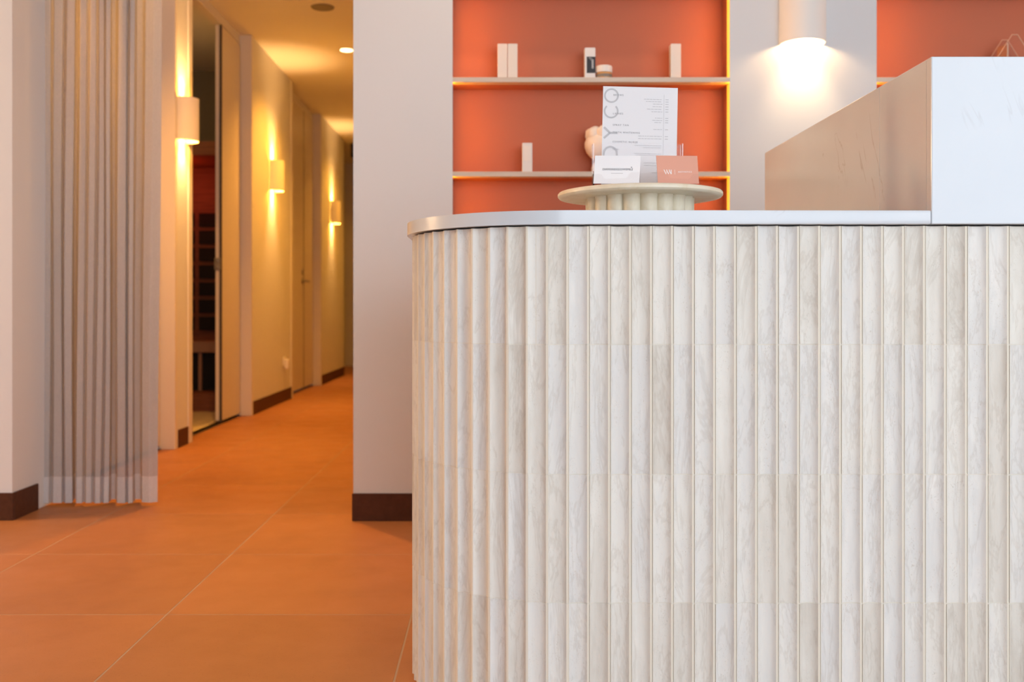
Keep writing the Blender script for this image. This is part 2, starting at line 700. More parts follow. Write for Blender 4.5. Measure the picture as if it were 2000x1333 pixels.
door('door_1', 3.96, 5.35, 'closed white door half hidden by the curtain', handle=False, left_jamb=False)
door('door_2', 5.66, 7.05, 'open white double door to the dark sauna room', main='open')
door('door_3', 8.505, 9.893, 'closed white double door with a steel lever further along the corridor')

# door in the far end wall
d = struct(empty('door_4', (-1.62, YEND, 0)), 'closed white door at the very end of the corridor')
bm = bmesh.new()
bx(bm, -0.05, 0.0, -0.02, 0, 0, 2.66)
bx(bm, 0.92, 0.97, -0.02, 0, 0, 2.66)
bx(bm, 0.0, 0.92, -0.02, 0, 2.62, 2.66)
put('frame', bm, 'white_enamel', d)
put('leaf_board', box(0.004, 0.916, -0.012, 0.02, 0.06, 2.615), 'door_laminate', d)
put('dark_gap_strip', box(0, 0.92, -0.014, 0, 0, 0.055), 'dark_seal_gap', d)  # dark strip painted where the gap under the door is in shade

# curtain track across the corridor mouth
struct(put('trim_1', box(-1.71, CR, 3.785, 3.815, H - 0.03, H), 'white_enamel'), 'white ceiling track of the curtain')

# ------------------------------------------------------------------ reception desk
DY, DR = 1.763, 0.30
DCX, DCY = 0.1334, 1.763 + 0.30
DXR, DYB = 1.59, 2.83
TW = 0.0372

desk = tag(empty('reception_desk', (DCX, DCY, 0)),
           'curved reception desk faced with upright fluted travertine tiles in four rows', 'reception desk')


def desk_outline(inset, xr, yb, n=24):
    r = DR - inset
    pts = [(xr, DY + inset), ]
    for k in range(n + 1):
        a = R(270 - 90 * k / n)
        pts.append((DCX + r * cos(a), DCY + r * sin(a)))
    pts += [(DCX - r, yb), (xr, yb)]
    return pts[::-1]


bm = bmesh.new()
prism(bm, [(x - DCX, y - DCY) for x, y in desk_outline(0.0067, DXR, DYB)], 0.0, 0.893)
put('core', bm, 'tile_grout', desk)


def flute_tile(h, depth=0.0060, w=0.0366, t=0.0125, lip_l=0.0008, lip_r=0.0038, nseg=7):
    """upright tile with a hollow face between two proud lips: local x across, -y outwards, z up from 0"""
    x0, x1 = -w / 2 + lip_l, w / 2 - lip_r
    prof = [(-w / 2, 0.0003), (x0, 0.0)]
    for k in range(1, nseg):
        u = -1 + 2 * k / nseg
        u = math.copysign(abs(u) ** 0.8, u)
        prof.append(((x0 + x1) / 2 + (x1 - x0) / 2 * u, depth * (1 - abs(u) ** 3.0)))
    n0 = len(prof)
    prof += [(x1, 0.0), (w / 2 - 0.0005, 0.0), (w / 2, 0.0005)]
    ring = prof + [(w / 2 - 0.0012, t), (-w / 2 + 0.0012, t)]
    bm = bmesh.new()
    lo = [bm.verts.new((x, y, 0)) for x, y in ring]
    hi = [bm.verts.new((x, y, h)) for x, y in ring]
    n = len(ring)
    for i in range(n):
        f = bm.faces.new((lo[i], lo[(i + 1) % n], hi[(i + 1) % n], hi[i]))
        f.material_index = 1 if i in (0, n0, n0 + 1, n0 + 2) else 0
        f.smooth = True
    bm.faces.new(lo[::-1])
    bm.faces.new(hi)
    bmesh.ops.recalc_face_normals(bm, faces=bm.faces)
    for ed in bm.edges:
        ed.smooth = ed.calc_face_angle(0) < R(26)
    me = bpy.data.meshes.new('tile')
    bm.to_mesh(me)
    bm.free()
    me.materials.append(MATS['travertine'])
    me.materials.append(MATS['tile_lip'])
    return me


ROWS = [(0.010, 0.2288), (0.2304, 0.4572), (0.4588, 0.6880), (0.6896, 0.8990)]
row_me = [flute_tile(b - a) for a, b in ROWS]
spots = []
k = 0
while DCX + TW * (k + 1) <= DXR + 0.001:
    spots.append((DCX + TW * (k + 0.5), DY, 0.0))
    k += 1
da = TW / DR
na = int(round((pi / 2) / da))
da = (pi / 2) / na
for k in range(na):
    a = (k + 0.5) * da
    rr = DR * cos(da / 2) + 0.0001
    spots.append((DCX - rr * sin(a), DCY - rr * cos(a), -a))
k = 0
while DCY + TW * (k + 1) <= DYB + 0.001:
    spots.append((DCX - DR, DCY + TW * (k + 0.5), -pi / 2))
    k += 1
for (x, y, a) in spots:
    for (z0, z1), me in zip(ROWS, row_me):
        j = random.uniform(-0.0004, 0.0004)
        put('tile', me, None, desk,
            (x - DCX + sin(a) * j, y - DCY + cos(a) * j, z0 + random.uniform(-0.0004, 0.0004)),
            (0, 0, a + random.uniform(-0.006, 0.006)))

# grout in the level joints follows the hollows, hardly recessed
for (za, zb), (zc, zd) in zip(ROWS, ROWS[1:]):
    bm = bmesh.new()
    for (x, y, a) in spots:
        ring = []
        for k in range(9):
            u = -1 + 2 * k / 8
            ring.append((0.0164 * u - 0.0015, 0.0062 * (1 - abs(u) ** 3.0) + 0.0006))
        ring = [(-0.0186, 0.0010)] + ring + [(0.0186, 0.0010), (0.0175, 0.011), (-0.0175, 0.011)]
        pts = [(x - DCX + cos(a) * px - sin(a) * py, y - DCY + sin(a) * px + cos(a) * py) for px, py in ring]
        prism(bm, pts, zb - 0.0008, zc + 0.0008)
    g_ = put('grout_line', bm, 'tile_grout', desk)

# worktop
CZ0, CZ1 = 0.9015, 0.926
UX = 0.772
UY = 1.753
CO = 0.010


def counter_outline(n=40):
    r = DR + CO
    pts = [(DXR + CO, UY + 0.0215), (UX + 0.001, UY + 0.0215), (UX + 0.001, UY)]
    pts = [(DXR + CO, UY + 0.0215), (UX - 0.0012, UY + 0.0215), (UX - 0.0012, UY)]
    for k in range(n + 1):
        a = R(270 - 90 * k / n)
        pts.append((DCX + r * cos(a), DCY + r * sin(a)))
    pts += [(DCX - r, DYB + CO), (DXR + CO, DYB + CO)]
    return pts[::-1]


bm = bmesh.new()
prism(bm, [(x - DCX, y - DCY) for x, y in counter_outline()], 0, CZ1 - CZ0, bevel=0.0022, seg=2)
ct = put('worktop', bm, 'white_quartz', None, (DCX, DCY, CZ0))
shade_by_angle(ct, 30)
tag(ct, 'white veined stone worktop with a rounded corner on the fluted desk', 'worktop')
put('support_rail', box(-0.10, 1.25, 0.0, 0.6, -0.0086, 0.0), 'dark_seal_gap', ct)

# raised stone surround on the right
UZ = 1.197
up = tag(empty('privacy_panel', (UX, UY, CZ0)),
         'raised white stone surround standing on the right end of the desk', 'desk panel')
put('front_slab', box(0, DXR + CO - UX, 0, 0.0205, 0, UZ - CZ0, bevel=0.0018, seg=2), 'white_quartz', up)
put('side_slab', box(0.0006, 0.0206, 0.0210, 0.2350, CZ1 - CZ0 + 0.0005, UZ - CZ0, bevel=0.0012), 'white_quartz', up)
put('side_slab', box(0.0006, 0.0206, 0.2368, 1.0770, CZ1 - CZ0 + 0.0005, UZ - CZ0, bevel=0.0012), 'white_quartz', up)
put('seam', box(0.0016, 0.0196, 0.2345, 0.2373, CZ1 - CZ0 + 0.0005, UZ - CZ0 - 0.001), 'print_white', up)
put('top_slab', box(0.0210, DXR + CO - UX, 0.0210, 0.32, UZ - CZ0 - 0.021, UZ - CZ0, bevel=0.0012), 'white_quartz', up)

# ------------------------------------------------------------------ stone display stand on the worktop
SX, SY = 0.3016, 2.05
stand = tag(empty('display_stand', (SX, SY, CZ1)),
            'round cream stone stand with a fluted foot on the white worktop', 'display stand')
SH = 0.0525
NCOL = 18
for k in range(NCOL):
    a = 2 * pi * (k + 0.12) / NCOL
    bm = bmesh.new()
    lathe(bm, [(0.0178, 0.0), (0.0178, SH - 0.0055), (0.0186, SH - 0.0035), (0.0186, SH)], 20)
    o = put('column', bm, 'cream_stone', stand, (0.093 * sin(a), -0.093 * cos(a), 0))
    shade_by_angle(o, 40)
bm = bmesh.new()
lathe(bm, [(0.092, 0.0005), (0.092, SH - 0.0005)], 48)
put('drum', bm, 'cream_stone', stand)
bm = bmesh.new()
lathe(bm, [(0.158, SH), (0.165, SH + 0.0015), (0.168, SH + 0.005), (0.168, SH + 0.0095), (0.1655, SH + 0.0125), (0.161, SH + 0.0135)], 96)
shade_by_angle(put('plate', bm, 'cream_stone', stand), 40)
TZ = CZ1 + SH + 0.0135        # top of the plate

# clear menu holder
mh = tag(empty('menu_holder', (0.2985, 2.045, TZ + 0.0003)), 'clear acrylic pocket stand holding the menu sheet', 'menu holder')
hw, hh, hd = 0.0930, 0.101, 0.030
put('back_plate', box(-hw, hw, hd - 0.0025, hd, 0, hh, bevel=0.0005), 'clear_acrylic', mh)
put('front_plate', box(-hw, hw, 0, 0.0025, 0.0, hh, bevel=0.0005), 'clear_acrylic', mh)
put('side_plate', box(-hw, -hw + 0.0025, 0.003, hd - 0.003, 0, hh, bevel=0.0005), 'acrylic_edge', mh)
put('side_plate', box(hw - 0.0025, hw, 0.003, hd - 0.003, 0, hh, bevel=0.0005), 'acrylic_edge', mh)

# menu sheet
MWD, MHT = 0.1550, 0.2180
lean = math.atan2(0.010, 0.22)
sheet = tag(empty('menu_sheet', (0.3005, 2.0565, TZ + 0.0035), (-lean, R(1.5), 0)),
            'tall white printed price menu standing in the acrylic holder', 'menu')
put('paper', box(-MWD / 2, MWD / 2, 0, 0.0006, 0, MHT), 'paper_white', sheet)
# big grey letters reading upwards: D Y C O (the rest of BODY is hidden behind the cards)
bm = bmesh.new()
ey = -0.0004
lw = 0.0034
xc = -MWD / 2 + 0.0175
g = MHT
stroke(bm, arc(xc, g - 0.0195, 0.0136, 0, 360, 48), lw, ey)                     # O
stroke(bm, arc(xc, g - 0.0520, 0.0136, 132, 408, 40), lw, ey)                   # C on its back
yz = g - 0.0975
stroke(bm, [(xc - 0.0140, yz + 0.0115), (xc - 0.0015, yz)], lw * 1.25, ey)      # Y on its side
stroke(bm, [(xc - 0.0140, yz - 0.0115), (xc - 0.0015, yz)], lw * 1.25, ey)
stroke(bm, [(xc - 0.0020, yz), (xc + 0.0140, yz)], lw * 1.25, ey)
zs = g - 0.1500
stroke(bm, [(xc - 0.0155, zs), (xc + 0.0155, zs)], lw * 1.25, ey)                # D on its back
stroke(bm, [(xc + 0.0135, zs), (xc + 0.0135, zs + 0.0085)] + arc(xc, zs + 0.0095, 0.0135, 0, 180, 28)
       + [(xc - 0.0135, zs + 0.0085), (xc - 0.0135, zs)], lw * 1.25, ey)
put('lettering', bm, 'ink_grey', sheet)['label'] = 'large pale grey vertical lettering'
bm = bmesh.new()
hx = -MWD / 2 + 0.0215
px2m = MHT / 184.0 * 0.97
for s, dy in (('BROWS', 16.5), ('LASHES', 53), ('SPRAY TAN', 75.5), ('TEETH WHITENING', 90), ('COSMETIC NURSE', 108.5), ('SKIN', 123.5)):
    add_flat(bm, text_mesh(s, 0.0050, 'LEFT', 1.35), hx, g - dy * MHT / 205 - 0.0022, -0.0006)
put('heading', bm, 'ink_mid', sheet)
bm = bmesh.new()


def dashes(bm, xr, z, length, ends, rng):
    """a line of print too small to read: short grey word bars, right aligned"""
    x = xr - length
    while x < xr - 0.0015:
        w = min(rng.uniform(0.003, 0.008), xr - x)
        stroke(bm, [(x, z), (x + w, z)], 0.0011, ey)
        x += w + 0.0012


rng = random.Random(3)
sx = MHT / 205
rows = [(23.8, 36), (28.2, 32), (33, 18), (38, 19), (43, 30), (48, 21), (60.5, 14), (65, 19), (69.2, 15), (83, 17), (96.5, 46), (101.5, 46),
        (115, 53), (119, 36), (131, 53), (134, 50), (149, 34), (154, 34), (168, 18)]
xr = MWD / 2 - 0.0315
for dy, ln in rows:
    dashes(bm, xr, g - dy * sx, ln * sx, None, rng)
    if dy < 105:
        stroke(bm, [(xr + 0.0062, g - dy * sx), (xr + 0.0062 + 0.0065, g - dy * sx)], 0.0012, ey)
stroke(bm, [(xr + 0.0032, g - 0.015), (xr + 0.0032, g - 0.19)], 0.0006, ey)
put('price_list', bm, 'ink_grey', sheet)


# business cards in clear holders
def card_stand(name, label, loc, yaw, roll):
    c = tag(empty(name, loc, (0, 0, yaw)), label, 'card holder', 'clear card holders on the stone stand')
    put('back_plate', box(-0.047, 0.047, 0.0035, 0.0050, 0.0, 0.036, bevel=0.0004), 'clear_acrylic', c)
    # front lip dips in the middle
    bm = bmesh.new()
    top = []
    n = 24
    for k in range(n + 1):
        u = -1 + 2 * k / n
        s = min(1, max(0, (abs(u) - 0.45) / 0.18))
        s = s * s * (3 - 2 * s)
        top.append((0.047 * u, 0.0125 + 0.0105 * s))
    for y0, y1 in ((-0.0050, -0.0035),):
        fr = [[bm.verts.new((x, yy, zz)) for x, zz in top] for yy in (y0, y1)]
        lo = [[bm.verts.new((x, yy, 0)) for x, zz in top] for yy in (y0, y1)]
        for k in range(n):
            bm.faces.new((lo[0][k], lo[0][k + 1], fr[0][k + 1], fr[0][k]))
            bm.faces.new((lo[1][k + 1], lo[1][k], fr[1][k], fr[1][k + 1]))
            bm.faces.new((fr[0][k], fr[0][k + 1], fr[1][k + 1], fr[1][k]))
            bm.faces.new((lo[1][k], lo[1][k + 1], lo[0][k + 1], lo[0][k]))
        for k in (0, n):
            bm.faces.new((lo[0][k], fr[0][k], fr[1][k], lo[1][k]))
    put('front_lip', bm, 'clear_acrylic', c)
    put('base', box(-0.047, 0.047, -0.0034, 0.0034, 0.0, 0.0014), 'clear_acrylic', c)
    return c


def card(name, label, loc, yaw, roll, material):
    c = tag(empty(name, loc, (R(-3), roll, yaw)), label, 'business card')
    put('board', box(-0.045, 0.045, -0.0004, 0.0004, 0, 0.055), material, c)
    return c


WC = (0.2385, 1.930, TZ + 0.0002)
PC = (0.3600, 1.931, TZ + 0.0002)
card_stand('card_holder', 'clear acrylic holder under the white business card', WC, R(-19), 0)
card_stand('card_holder', 'clear acrylic holder under the salmon pink business card', PC, R(19), 0)
c = card('business_card', 'white business card with small black lettering on the stone stand',
         (WC[0], WC[1], WC[2] + 0.0028), R(-19), R(2.9), 'card_white')
bm = bmesh.new()
add_flat(bm, text_mesh('DIAMONDGLOWSMILE', 0.0058, 'CENTER', 1.0), 0.0015, 0.0262, -0.0007)
star = [(0.026, 0.0322), (0.0268, 0.0318)]
for q in ((0, 90), (90, 180)):
    stroke(bm, [(0.0285 - 0.0013 * cos(R(q[0])), 0.0322 - 0.0013 * sin(R(q[0]))), (0.0285 + 0.0013 * cos(R(q[0])), 0.0322 + 0.0013 * sin(R(q[0])))], 0.0006, -0.0007)
put('lettering', bm, 'ink_black', c)
bm = bmesh.new()
for k in range(7):
    stroke(bm, [(-0.011 + k * 0.0034, 0.0205), (-0.011 + k * 0.0034 + 0.0026, 0.0205)], 0.0009, -0.0007)
put('small_print', bm, 'ink_grey', c)

c = card('business_card', 'salmon pink business card with white lettering on the stone stand',
         (PC[0], PC[1], PC[2] + 0.0028), R(19), R(-2.4), 'card_pink')
bm = bmesh.new()
zb, zt = 0.0190, 0.0275
for x in (-0.0305, -0.0250, -0.0195):
    stroke(bm, [(x, zt), (x + 0.0040, zb)], 0.0014, -0.0007)
for x in (-0.0250, -0.0195):
    stroke(bm, [(x - 0.0015, zb), (x + 0.0014, zt)], 0.0005, -0.0007)
stroke(bm, [(-0.0150, zt), (-0.0150, zb)], 0.0014, -0.0007)
stroke(bm, [(-0.0070, 0.0275), (-0.0070, 0.0185)], 0.0005, -0.0007)
add_flat(bm, text_mesh('AESTHETICS', 0.0046, 'LEFT', 1.25), 0.0000, 0.0218, -0.0007)
put('lettering', bm, 'ink_white', c)

# ------------------------------------------------------------------ lit shelf niches
SHZ = [0.907, 1.243, 1.579, 1.915, 2.251]      # shelf tops
ST = 0.0175


def niche(x0, x1, label):
    n = tag(empty('display_shelf', ((x0 + x1) / 2, WY, NZ0)), label, 'shelving niche', 'terracotta shelving niches in the back wall')
    w = (x1 - x0) / 2
    put('back_panel', box(-w, w, NB - WY, NB - WY + 0.012, 0, NZ1 - NZ0), 'terracotta_paint', n)
    for s in (-1, 1):
        a, b = sorted((s * w, s * (w - 0.004)))
        put('side_panel', box(a, b, 0.0585, NB - WY, 0, NZ1 - NZ0), 'terracotta_paint', n)
        ls = put('light_strip', box(a, b, 0.0175, 0.058, 0.01, NZ1 - NZ0 - 0.01), 'led_diffuser', n)
        ls['label'] = 'glowing amber light strip'
        put('light_tape', box(a, b, 0.0055, 0.0170, 0.01, NZ1 - NZ0 - 0.01), 'led_tape', ls)
    for s in (-1, 1):
        a, b = sorted((s * w, s * (w - 0.0072)))
        put('edge_lip', box(a, b, 0.0, 0.005, 0.0, NZ1 - NZ0), 'wall_paint', n)
    put('base_panel', box(-w + 0.004, w - 0.004, 0.0, NB - WY, 0, 0.012), 'terracotta_paint', n)
    for z in SHZ:
        sh = put('shelf', box(-w + 0.0005, w - 0.0005, 0.001, 0.045, z - ST - NZ0, z - NZ0, bevel=0.001), 'shelf_laminate', n)
        put('shelf_back', box(-w + 0.0045, w - 0.0045, 0.045, NB - WY, z - ST - NZ0, z - NZ0 - 0.0005), 'terracotta_paint', sh)
    return n


niche(*NX[0], 'wide terracotta shelving niche with amber side lights behind the menu stand')
niche(*NX[1], 'terracotta shelving niche partly hidden behind the raised white stone surround')


def at(px, depth):
    return (px - 963) / 1944 * depth


OY = 3.60        # depth of things on the shelves


def carton(x, y, z, w, d, h, material, label, group=None, yaw=0.0):
    e = tag(empty('carton', (x, y, z), (0, 0, yaw)), label, 'box', group)
    put('body', box(-w / 2, w / 2, -d / 2, d / 2, 0, h, bevel=0.001), material, e)
    put('lid_flap', box(-w / 2 + 0.0015, w / 2 - 0.0015, -d / 2 - 0.0005, d / 2 - 0.002, h - 0.0015, h + 0.0006), material, e)
    return e


z2, z1 = SHZ[2], SHZ[1]
carton(at(981.2, OY - 0.018), OY, z2, 0.0352, 0.036, 0.1295, 'carton_warm', 'tall off-white carton at the left of the touching pair', 'tall plain cartons on the middle shelf')
carton(at(1001.2, OY - 0.018), OY, z2, 0.0352, 0.036, 0.1295, 'carton_warm', 'tall off-white carton at the right of the touching pair', 'tall plain cartons on the middle shelf')
carton(at(1320.2, OY - 0.018), OY, z2, 0.0368, 0.036, 0.1295, 'carton_warm', 'tall off-white carton standing alone at the right end of the shelf', 'tall plain cartons on the middle shelf')
e = carton(at(1152.5, OY - 0.019), OY, z2, 0.0385, 0.038, 0.1150, 'carton_white', 'white carton with a black front label beside the amber jar')
put('front_label', box(-0.0120, 0.0193, -0.0202, -0.0190, 0.0245, 0.0830), 'label_black', e)
bm = bmesh.new()
rng2 = random.Random(5)
zz = 0.044
for k, (w_, h_) in enumerate(((0.006, 0.0055), (0.0085, 0.006), (0.0065, 0.0055), (0.0085, 0.0055))):
    stroke(bm, arc(0.0095, zz + k * 0.0078, 0.0031, 20, 330, 14), 0.0017, -0.0206)
for k in range(3):
    stroke(bm, [(-0.005 + k * 0.0042, 0.0775), (-0.005 + k * 0.0042 + 0.003, 0.0775)], 0.0013, -0.0206)
    stroke(bm, [(0.0005 + k * 0.0042, 0.0725), (0.0005 + k * 0.0042 + 0.003, 0.0725)], 0.0013, -0.0206)
put('lettering', bm, 'print_white', e)

j = tag(empty('cream_jar', (at(1180.3, OY - 0.02), OY - 0.01, z2)), 'small amber cosmetic jar with a white lid beside the labelled carton', 'jar')
bm = bmesh.new()
lathe(bm, [(0.0245, 0), (0.0275, 0.002), (0.0285, 0.006), (0.0285, 0.020), (0.0262, 0.0245), (0.0262, 0.0275)], 32)
shade_by_angle(put('body', bm, 'amber_glass', j), 40)
bm = bmesh.new()
lathe(bm, [(0.0285, 0.026), (0.0300, 0.027), (0.0300, 0.0455), (0.0285, 0.0495), (0.0240, 0.0510)], 32)
shade_by_angle(put('lid', bm, 'carton_white', j), 40)
bm = bmesh.new()
lathe(bm, [(0.0288, 0.0075), (0.0288, 0.0190)], 32)
put('front_label', bm, 'grey_grille', j)

e = carton(at(1029.8, OY - 0.018), OY, z1, 0.0362, 0.036, 0.1085, 'carton_white', 'small white carton standing alone on the lower shelf')
put('front_label', box(-0.012, 0.012, -0.0192, -0.0181, 0.045, 0.098), 'ceramic_cream', e)['label'] = 'pale pink speckled label'

# ornament mostly hidden by the menu
orn = tag(empty('ceramic_ornament', (at(1186, OY), OY, z1)), 'bulbous cream ceramic ornament peeking out behind the menu sheet', 'ornament')
bm = bmesh.new()
prof = [(0.050, 0.0), (0.056, 0.006), (0.058, 0.020), (0.052, 0.034), (0.044, 0.044), (0.046, 0.050), (0.060, 0.060), (0.074, 0.076),
        (0.082, 0.096), (0.082, 0.112), (0.076, 0.126), (0.066, 0.136), (0.050, 0.146), (0.0, 0.150)]
lathe(bm, prof, 40, caps=False)
shade_by_angle(put('body', bm, 'ceramic_cream', orn), 60)
for k in range(9):
    a = 2 * pi * k / 9 + 0.2
    t = bmesh.new()
    bmesh.ops.create_icosphere(t, subdivisions=3, radius=0.0265)
    for v_ in t.verts:
        v_.co *= 1 + 0.05 * sin(v_.co.z * 260 + k)
    put('curl', t, 'ceramic_cream', orn, (0.054 * cos(a), 0.054 * sin(a), 0.142), smooth=True)

# clear house-shaped terrarium on the right niche's shelf
tr = tag(empty('glass_terrarium', (at(1972, OY), OY, z2)), 'clear pointed glass terrarium rising behind the white stone surround', 'terrarium')
hw_, eav, apex = 0.066, 0.070, 0.158
pts = [(-hw_, 0), (-hw_, eav), (-0.010, apex), (0.010, apex), (hw_, eav), (hw_, 0)]
for y in (-0.035, 0.035):
    bm = bmesh.new()
    for a, b in zip(pts, pts[1:] + pts[:1]):
        d_ = Vector((b[0] - a[0], 0, b[1] - a[1]))
        L_ = d_.length
        t = bmesh.new()
        bmesh.ops.create_cone(t, cap_ends=True, segments=8, radius1=0.0016, radius2=0.0016, depth=L_)
        M = Matrix.Translation(((a[0] + b[0]) / 2, y, (a[1] + b[1]) / 2)) @ d_.to_track_quat('Z', 'Y').to_matrix().to_4x4()
        bmesh.ops.transform(t, matrix=M, verts=t.verts)
        me = bpy.data.meshes.new('tmp')
        t.to_mesh(me)
        t.free()
        bm.from_mesh(me)
    put('frame', bm, 'brass_line', tr)
    bm = bmesh.new()
    vs = [bm.verts.new((x, y + s * 0.0008, z)) for s in (-1, 1) for x, z in pts]
    bm.faces.new(vs[:6][::-1])
    bm.faces.new(vs[6:])
    for k in range(6):
        bm.faces.new((vs[k], vs[(k + 1) % 6], vs[6 + (k + 1) % 6], vs[6 + k]))
    put('pane', bm, 'clear_acrylic', tr)
put('divider', box(-0.0275, -0.0215, -0.034, 0.034, 0.002, 0.128), 'brass_line', tr)


# ------------------------------------------------------------------ wall lights
def sconce(x, y, z, rot, label, power, first=None, color=WARM, beam=(1.0, 0.56, 0.20)):
    """half-round shade, open above and below; local -y points away from the wall"""
    s = tag(empty('wall_light', (x, y, z), (0, 0, rot)), label, 'wall light', 'half-round white wall lights')
    hgt, r, st = 0.235, 0.080, 0.014
    if first is None:
        bm = bmesh.new()
        n = 24
        th = 0.004

        def ring(rad, zz, back):
            pts = [(-rad, back)]
            for k in range(n + 1):
                a = pi + pi * k / n
                pts.append((rad * cos(a), -st + rad * sin(a)))
            pts.append((rad, back))
            return [bm.verts.new((px, py, zz)) for px, py in pts]
        o0, o1 = ring(r, 0, -0.001), ring(r, hgt, -0.001)
        i0, i1 = ring(r - th, 0, -0.001), ring(r - th, hgt, -0.001)
        m_ = len(o0)
        for k in range(m_ - 1):
            bm.faces.new((o0[k], o0[k + 1], o1[k + 1], o1[k]))
            bm.faces.new((i0[k + 1], i0[k], i1[k], i1[k + 1]))
            bm.faces.new((o1[k], o1[k + 1], i1[k + 1], i1[k]))
            bm.faces.new((i0[k], i0[k + 1], o0[k + 1], o0[k]))
        shade_by_angle(put('shade', bm, 'shade_white', s), 40)
        bm = bmesh.new()
        pts = [((r - th) * cos(pi + pi * k / 16), -st + (r - th) * sin(pi + pi * k / 16)) for k in range(17)]
        prism(bm, [(-(r - th), -0.001)] + pts[1:-1] + [(r - th, -0.001)], 0.095, 0.140)
        put('mounting_block', bm, 'shade_white', s)
        for zz in (0.0825, 0.1395):
            bm = bmesh.new()
            lathe(bm, [(0.012, 0), (0.016, 0.004), (0.016, 0.009), (0.012, 0.013)], 20)
            put('bulb', bm, 'bulb_glass', s, (0, -0.046, zz))
    else:
        for ch in first.children:
            c_ = ch.copy()
            COL.objects.link(c_)
            c_.parent = s
    off = Matrix.Rotation(rot, 3, 'Z') @ Vector((0, -0.046, 0))
    lx, ly = x + off.x, y + off.y
    point('wall_light_down', (lx, ly, z + 0.032), power * 0.35, color=color)
    point('wall_light_up', (lx, ly, z + hgt - 0.032), power * 0.35, color=color)
    spot('wall_light_beam_down', (lx, ly, z + 0.060), power * 1.5, 74, 1.0, 0.014, color=beam)
    spot('wall_light_beam_up', (lx, ly, z + hgt - 0.060), power * 1.5, 74, 1.0, 0.014, True, beam)
    return s


s0 = sconce(1.096, WY, 1.693, 0.0, 'white wall light on the pale pier between the two shelf niches', 8.0, None, (1.0, 0.64, 0.32), (1.0, 0.72, 0.42))
sconce(CL, 5.48, 1.678, pi / 2, 'white wall light in the corridor nearest the curtain', 25.0, s0)
sconce(CL, 7.72, 1.672, pi / 2, 'white wall light in the corridor between the two double doors', 25.0, s0)
sconce(CL, 10.57, 1.668, pi / 2, 'white wall light deepest in the corridor, past the second double door', 25.0, s0)

# ceiling fittings
dl = tag(empty('downlight', (-1.098, 7.46, H)), 'small round lit downlight in the corridor ceiling', 'downlight')
bm = bmesh.new()
lathe(bm, [(0.046, -0.0005), (0.052, -0.003), (0.060, -0.0035), (0.062, -0.0005)], 32, caps=False)
put('bezel', bm, 'white_enamel', dl)
bm = bmesh.new()
lathe(bm, [(0.046, -0.002), (0.044, -0.0035), (0.0, -0.0037)], 32, caps=False)
put('lens', bm, 'downlight_lens', dl)
spot('downlight_or_added_beam', (-1.098, 7.46, H - 0.03), 125, 130, 0.8, 0.04)

for lx, ly, pw in ((-1.1, 4.40, 165), (-1.1, 10.47, 60), (-1.1, 12.5, 25)):  # added spots with no fittings, unseen, brightening corridor and desk flank
    spot('downlight_or_added_beam', (lx, ly, H - 0.03), pw, 130, 0.8, 0.04)
for lx, ly, pw in ((-0.95, 2.1, 12), (0.11, 3.08, 18)):  # first spot added to warm the desk side; second inferred from the desk shadow
    spot('downlight_or_added_beam', (lx, ly, H - 0.03), pw, 130, 0.8, 0.04, color=SOFT)

point('added_left_fill', (-3.85, 3.22, 1.70), 140, 0.28, (1.0, 0.64, 0.34))  # added lamp without a fitting, warms the left side of the desk

sp_ = tag(empty('ceiling_speaker', (-1.096, 6.40, H)), 'flat round brownish-grey grille in the corridor ceiling before the downlight', 'ceiling speaker')
bm = bmesh.new()
lathe(bm, [(0.062, -0.0005), (0.064, -0.006), (0.072, -0.006), (0.075, -0.0005)], 40, caps=False)
put('rim', bm, 'grey_grille', sp_)
bm = bmesh.new()
lathe(bm, [(0.062, -0.004), (0.0, -0.0055)], 40, caps=False)
put('grille', bm, 'grey_grille', sp_)

tag(put('ceiling_box', box(-0.25, 0.25, -0.05, 0.05, -0.155, -0.0005, bevel=0.004), 'black_plastic', None, (-1.42, 11.70, H)),
    'black box under the ceiling at the far end of the corridor', 'box')

# power point low on the corridor wall
pp = tag(empty('power_point', (CL, 8.18, 0.33), (0, 0, pi / 2)), 'small white power point low on the corridor wall by the second door', 'power point')
put('plate', box(-0.058, 0.058, -0.010, -0.0005, -0.036, 0.036, bevel=0.003), 'white_plastic', pp)
put('plug', box(-0.050, -0.008, -0.045, -0.010, -0.062, 0.018, bevel=0.006), 'white_plastic', pp)
put('switch', box(0.020, 0.032, -0.013, -0.010, -0.012, 0.012, bevel=0.001), 'white_plastic', pp)

# ------------------------------------------------------------------ curtain
cur = tag(empty('curtain', (-1.50, 3.83, 0)), 'sheer greige pleated curtain drawn aside at the corridor mouth', 'curtain')
# plan of the pleats: (x, y) of ridge and valley points, left to right
plan_px = [(66, .03), (79, -.034), (94, -.036), (98, -.012), (102, -.034), (117, -.036), (121, -.010), (125, -.036), (140, -.030), (144, .040), (148, .040),
           (151, -.034), (162, -.034), (166, -.012), (170, -.036), (180, -.034), (184, -.012), (188, -.036), (197, -.034), (200, -.014), (203, -.035), (211, -.030),
           (216, .040), (223, .045), (227, -.034), (242, -.036), (246, -.012), (250, -.036), (258, -.028), (263, .040), (275, .045), (279, -.020), (293, -.028), (310, -.010)]
CY = 3.84
plan = [(at(px, CY + dy), CY + dy) for px, dy in plan_px]


